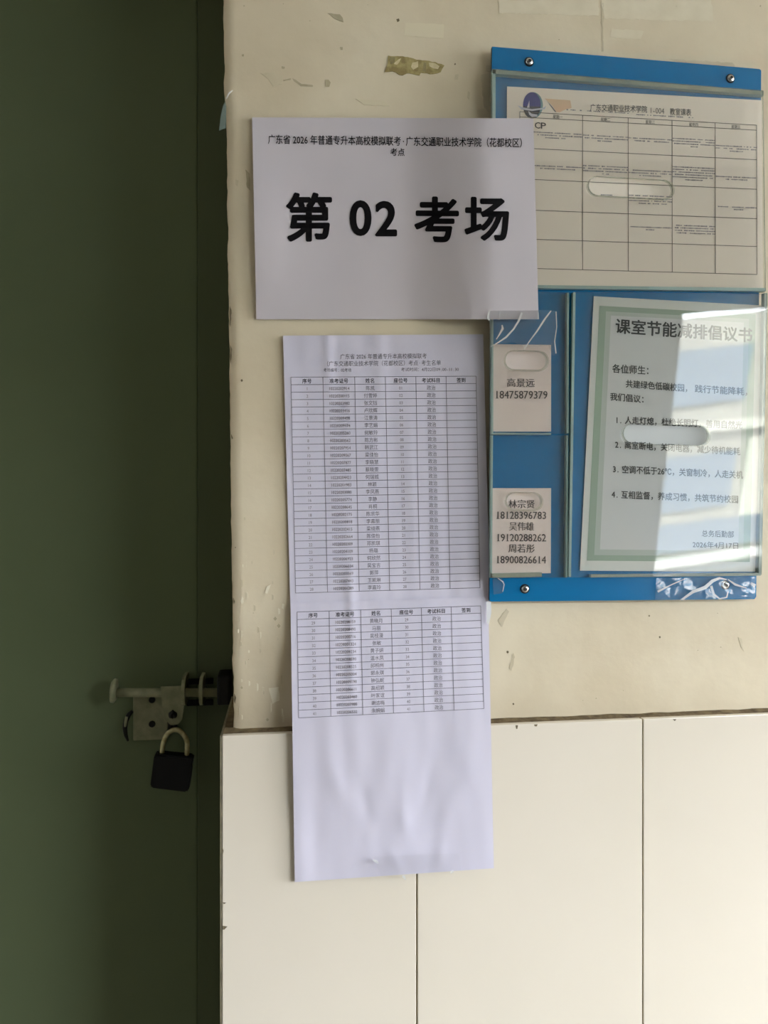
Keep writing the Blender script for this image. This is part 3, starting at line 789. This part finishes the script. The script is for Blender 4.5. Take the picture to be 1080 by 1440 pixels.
p.line(478.5,600,501.5,500.5,7.6,'广东省 2026 年普通专升本高校模拟联考',off=.004)
p.line(460,620,511.5,510,7.6,'（广东交通职业技术学院（花都校区）考点·考生名单',off=.004)
p.line(455,494,520.3,520.3,5.4,'考场编号：02考场'); p.line(564,645,519.6,519.2,5.4,'考试时间：4月22日09:00-11:30')
p.out('heading',M['ink_light2'],sh1)

# ------------------------------------------------------------------ clear tape
def tape(label,q,dfn,crease_glints=(),m=None,step=6):
    o=slab('clear_tape',[q],dfn,.00012,[m or M['tape']],step=step)
    tag(o,label,'tape')
    for pts,wd in crease_glints: ribbon('crease',pts,wd,lambda x,y:dfn(x,y)-.0004,M['tape_crease'],o)  # folds as whitish ribbons, sky glints put into their colour
    return o
TT=lambda x,y: -.0222-.0006*noise.noise((x*.06,y*.05,1))
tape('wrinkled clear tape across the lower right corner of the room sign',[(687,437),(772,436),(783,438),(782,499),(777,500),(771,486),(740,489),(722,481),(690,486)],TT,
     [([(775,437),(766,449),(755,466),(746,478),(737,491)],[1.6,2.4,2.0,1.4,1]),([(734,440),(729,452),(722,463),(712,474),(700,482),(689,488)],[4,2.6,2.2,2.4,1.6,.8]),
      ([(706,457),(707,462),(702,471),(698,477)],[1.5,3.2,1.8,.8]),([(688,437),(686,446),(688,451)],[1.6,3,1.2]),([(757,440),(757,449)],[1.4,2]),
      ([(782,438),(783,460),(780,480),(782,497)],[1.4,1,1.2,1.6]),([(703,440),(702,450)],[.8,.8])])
TB=lambda x,y: BD-.0032-.0004*noise.noise((x*.07,y*.05,4))
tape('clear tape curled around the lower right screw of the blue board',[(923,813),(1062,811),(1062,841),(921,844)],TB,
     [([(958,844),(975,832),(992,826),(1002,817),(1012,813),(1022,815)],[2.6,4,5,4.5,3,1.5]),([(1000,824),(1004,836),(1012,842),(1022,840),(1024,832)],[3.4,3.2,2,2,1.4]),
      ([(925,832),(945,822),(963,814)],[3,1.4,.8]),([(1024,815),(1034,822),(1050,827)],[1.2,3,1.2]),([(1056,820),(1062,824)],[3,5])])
TL_=lambda x,y: -.0004-.0006
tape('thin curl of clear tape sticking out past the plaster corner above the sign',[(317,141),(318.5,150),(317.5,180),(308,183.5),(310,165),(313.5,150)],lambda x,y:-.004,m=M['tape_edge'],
     crease_glints=[([(318,139),(322,131),(327,127)],[1.4,1.8,1.2])],step=0)
TR=lambda x,y: -.0262
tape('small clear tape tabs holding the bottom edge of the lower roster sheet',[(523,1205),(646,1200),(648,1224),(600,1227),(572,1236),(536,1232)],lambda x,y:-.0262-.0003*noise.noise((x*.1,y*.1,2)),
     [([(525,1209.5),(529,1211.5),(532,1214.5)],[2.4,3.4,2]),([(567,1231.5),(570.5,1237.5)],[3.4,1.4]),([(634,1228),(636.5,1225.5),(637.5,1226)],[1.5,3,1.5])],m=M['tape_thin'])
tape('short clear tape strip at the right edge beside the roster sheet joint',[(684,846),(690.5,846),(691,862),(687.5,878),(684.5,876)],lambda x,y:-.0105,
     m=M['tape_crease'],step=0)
tape('clear tape fold at the lower left of the board near its screw',[(693,814),(706,812),(711,822),(706,834),(694,836)],lambda x,y:BD-.0009,
     [([(700,813),(707,818),(709,822),(707,832)],[.8,1.6,1.2,.8])])

# ------------------------------------------------------------------ corridor and what stands opposite (reflected in the pockets, lets the daylight in)
tag(box('floor',-6,8,-2.5,WT,-.2,0,M['concrete']),kind='structure')
tag(box('ceiling',-6,8,-2.5,2.5,2.9,3.05,M['ceil']),kind='structure')
RX=1.61
tag(box('wall_back',-6,8,-2.42,-2.25,0,1.14,M['corr']),kind='structure')
tag(box('trim_2',-6,8,-2.5,-2.25,2.33,2.9,M['corr']),kind='structure')
tag(box('wall_end',-6.2,-6,-2.5,WT,0,2.9,M['corr']),kind='structure')  # unseen wall added to shut out light from the left end
tag(box('pillar',-6,RX,-2.5,-2.2,0,2.9,M['corr']),kind='structure')  # right edge shows mirrored; the solid run leftward is added to block light
tag(box('ground',-60,70,-80,-2.6,-4.2,-4,mat('yard_ground',(150,150,140),.9)),kind='structure')
b=bpy.data.objects.new('building',None); COL.objects.link(b); b.location=(10,-16,-4)
tag(b,'pale long block across the yard, seen only mirrored in the pockets','building')
BZ=1.45+4
def bb(name,x0,x1,y0,y1,z0,z1,m):
    return box(name,x0-10,x1-10,y0+16,y1+16,z0+4,z1+4,m,b)
bb('wall',-30,45,-22,-16,-4,5.9,M['facade'])
bb('floor_band',-30,45,-15.98,-15.6,-.02,.2,M['facade_lt'])  # white ledge added so a bright bar is mirrored low in the pocket
bb('floor_band',-30,45,-15.98,-15.8,3.1,3.35,M['panel'])
bb('louvre_strip',-30,45,-15.99,-15.9,.32,1.0,M['glass_dark'])  # dark strips added to weaken the veil mirrored low in the pocket
bb('louvre_strip',-30,45,-15.99,-15.9,-3.2,-.12,M['glass_dark'])
for k in range(12):
    x=-8+k*3.4
    for z in (1.3,3.8):
        bb('window',x,x+1.9,-15.99,-15.9,z,z+1.3,M['glass_dark'])
    bb('panel',x+2.2,x+3.1,-15.99,-15.93,.8,2.9,M['pink'] if k%3==1 else M['panel'])
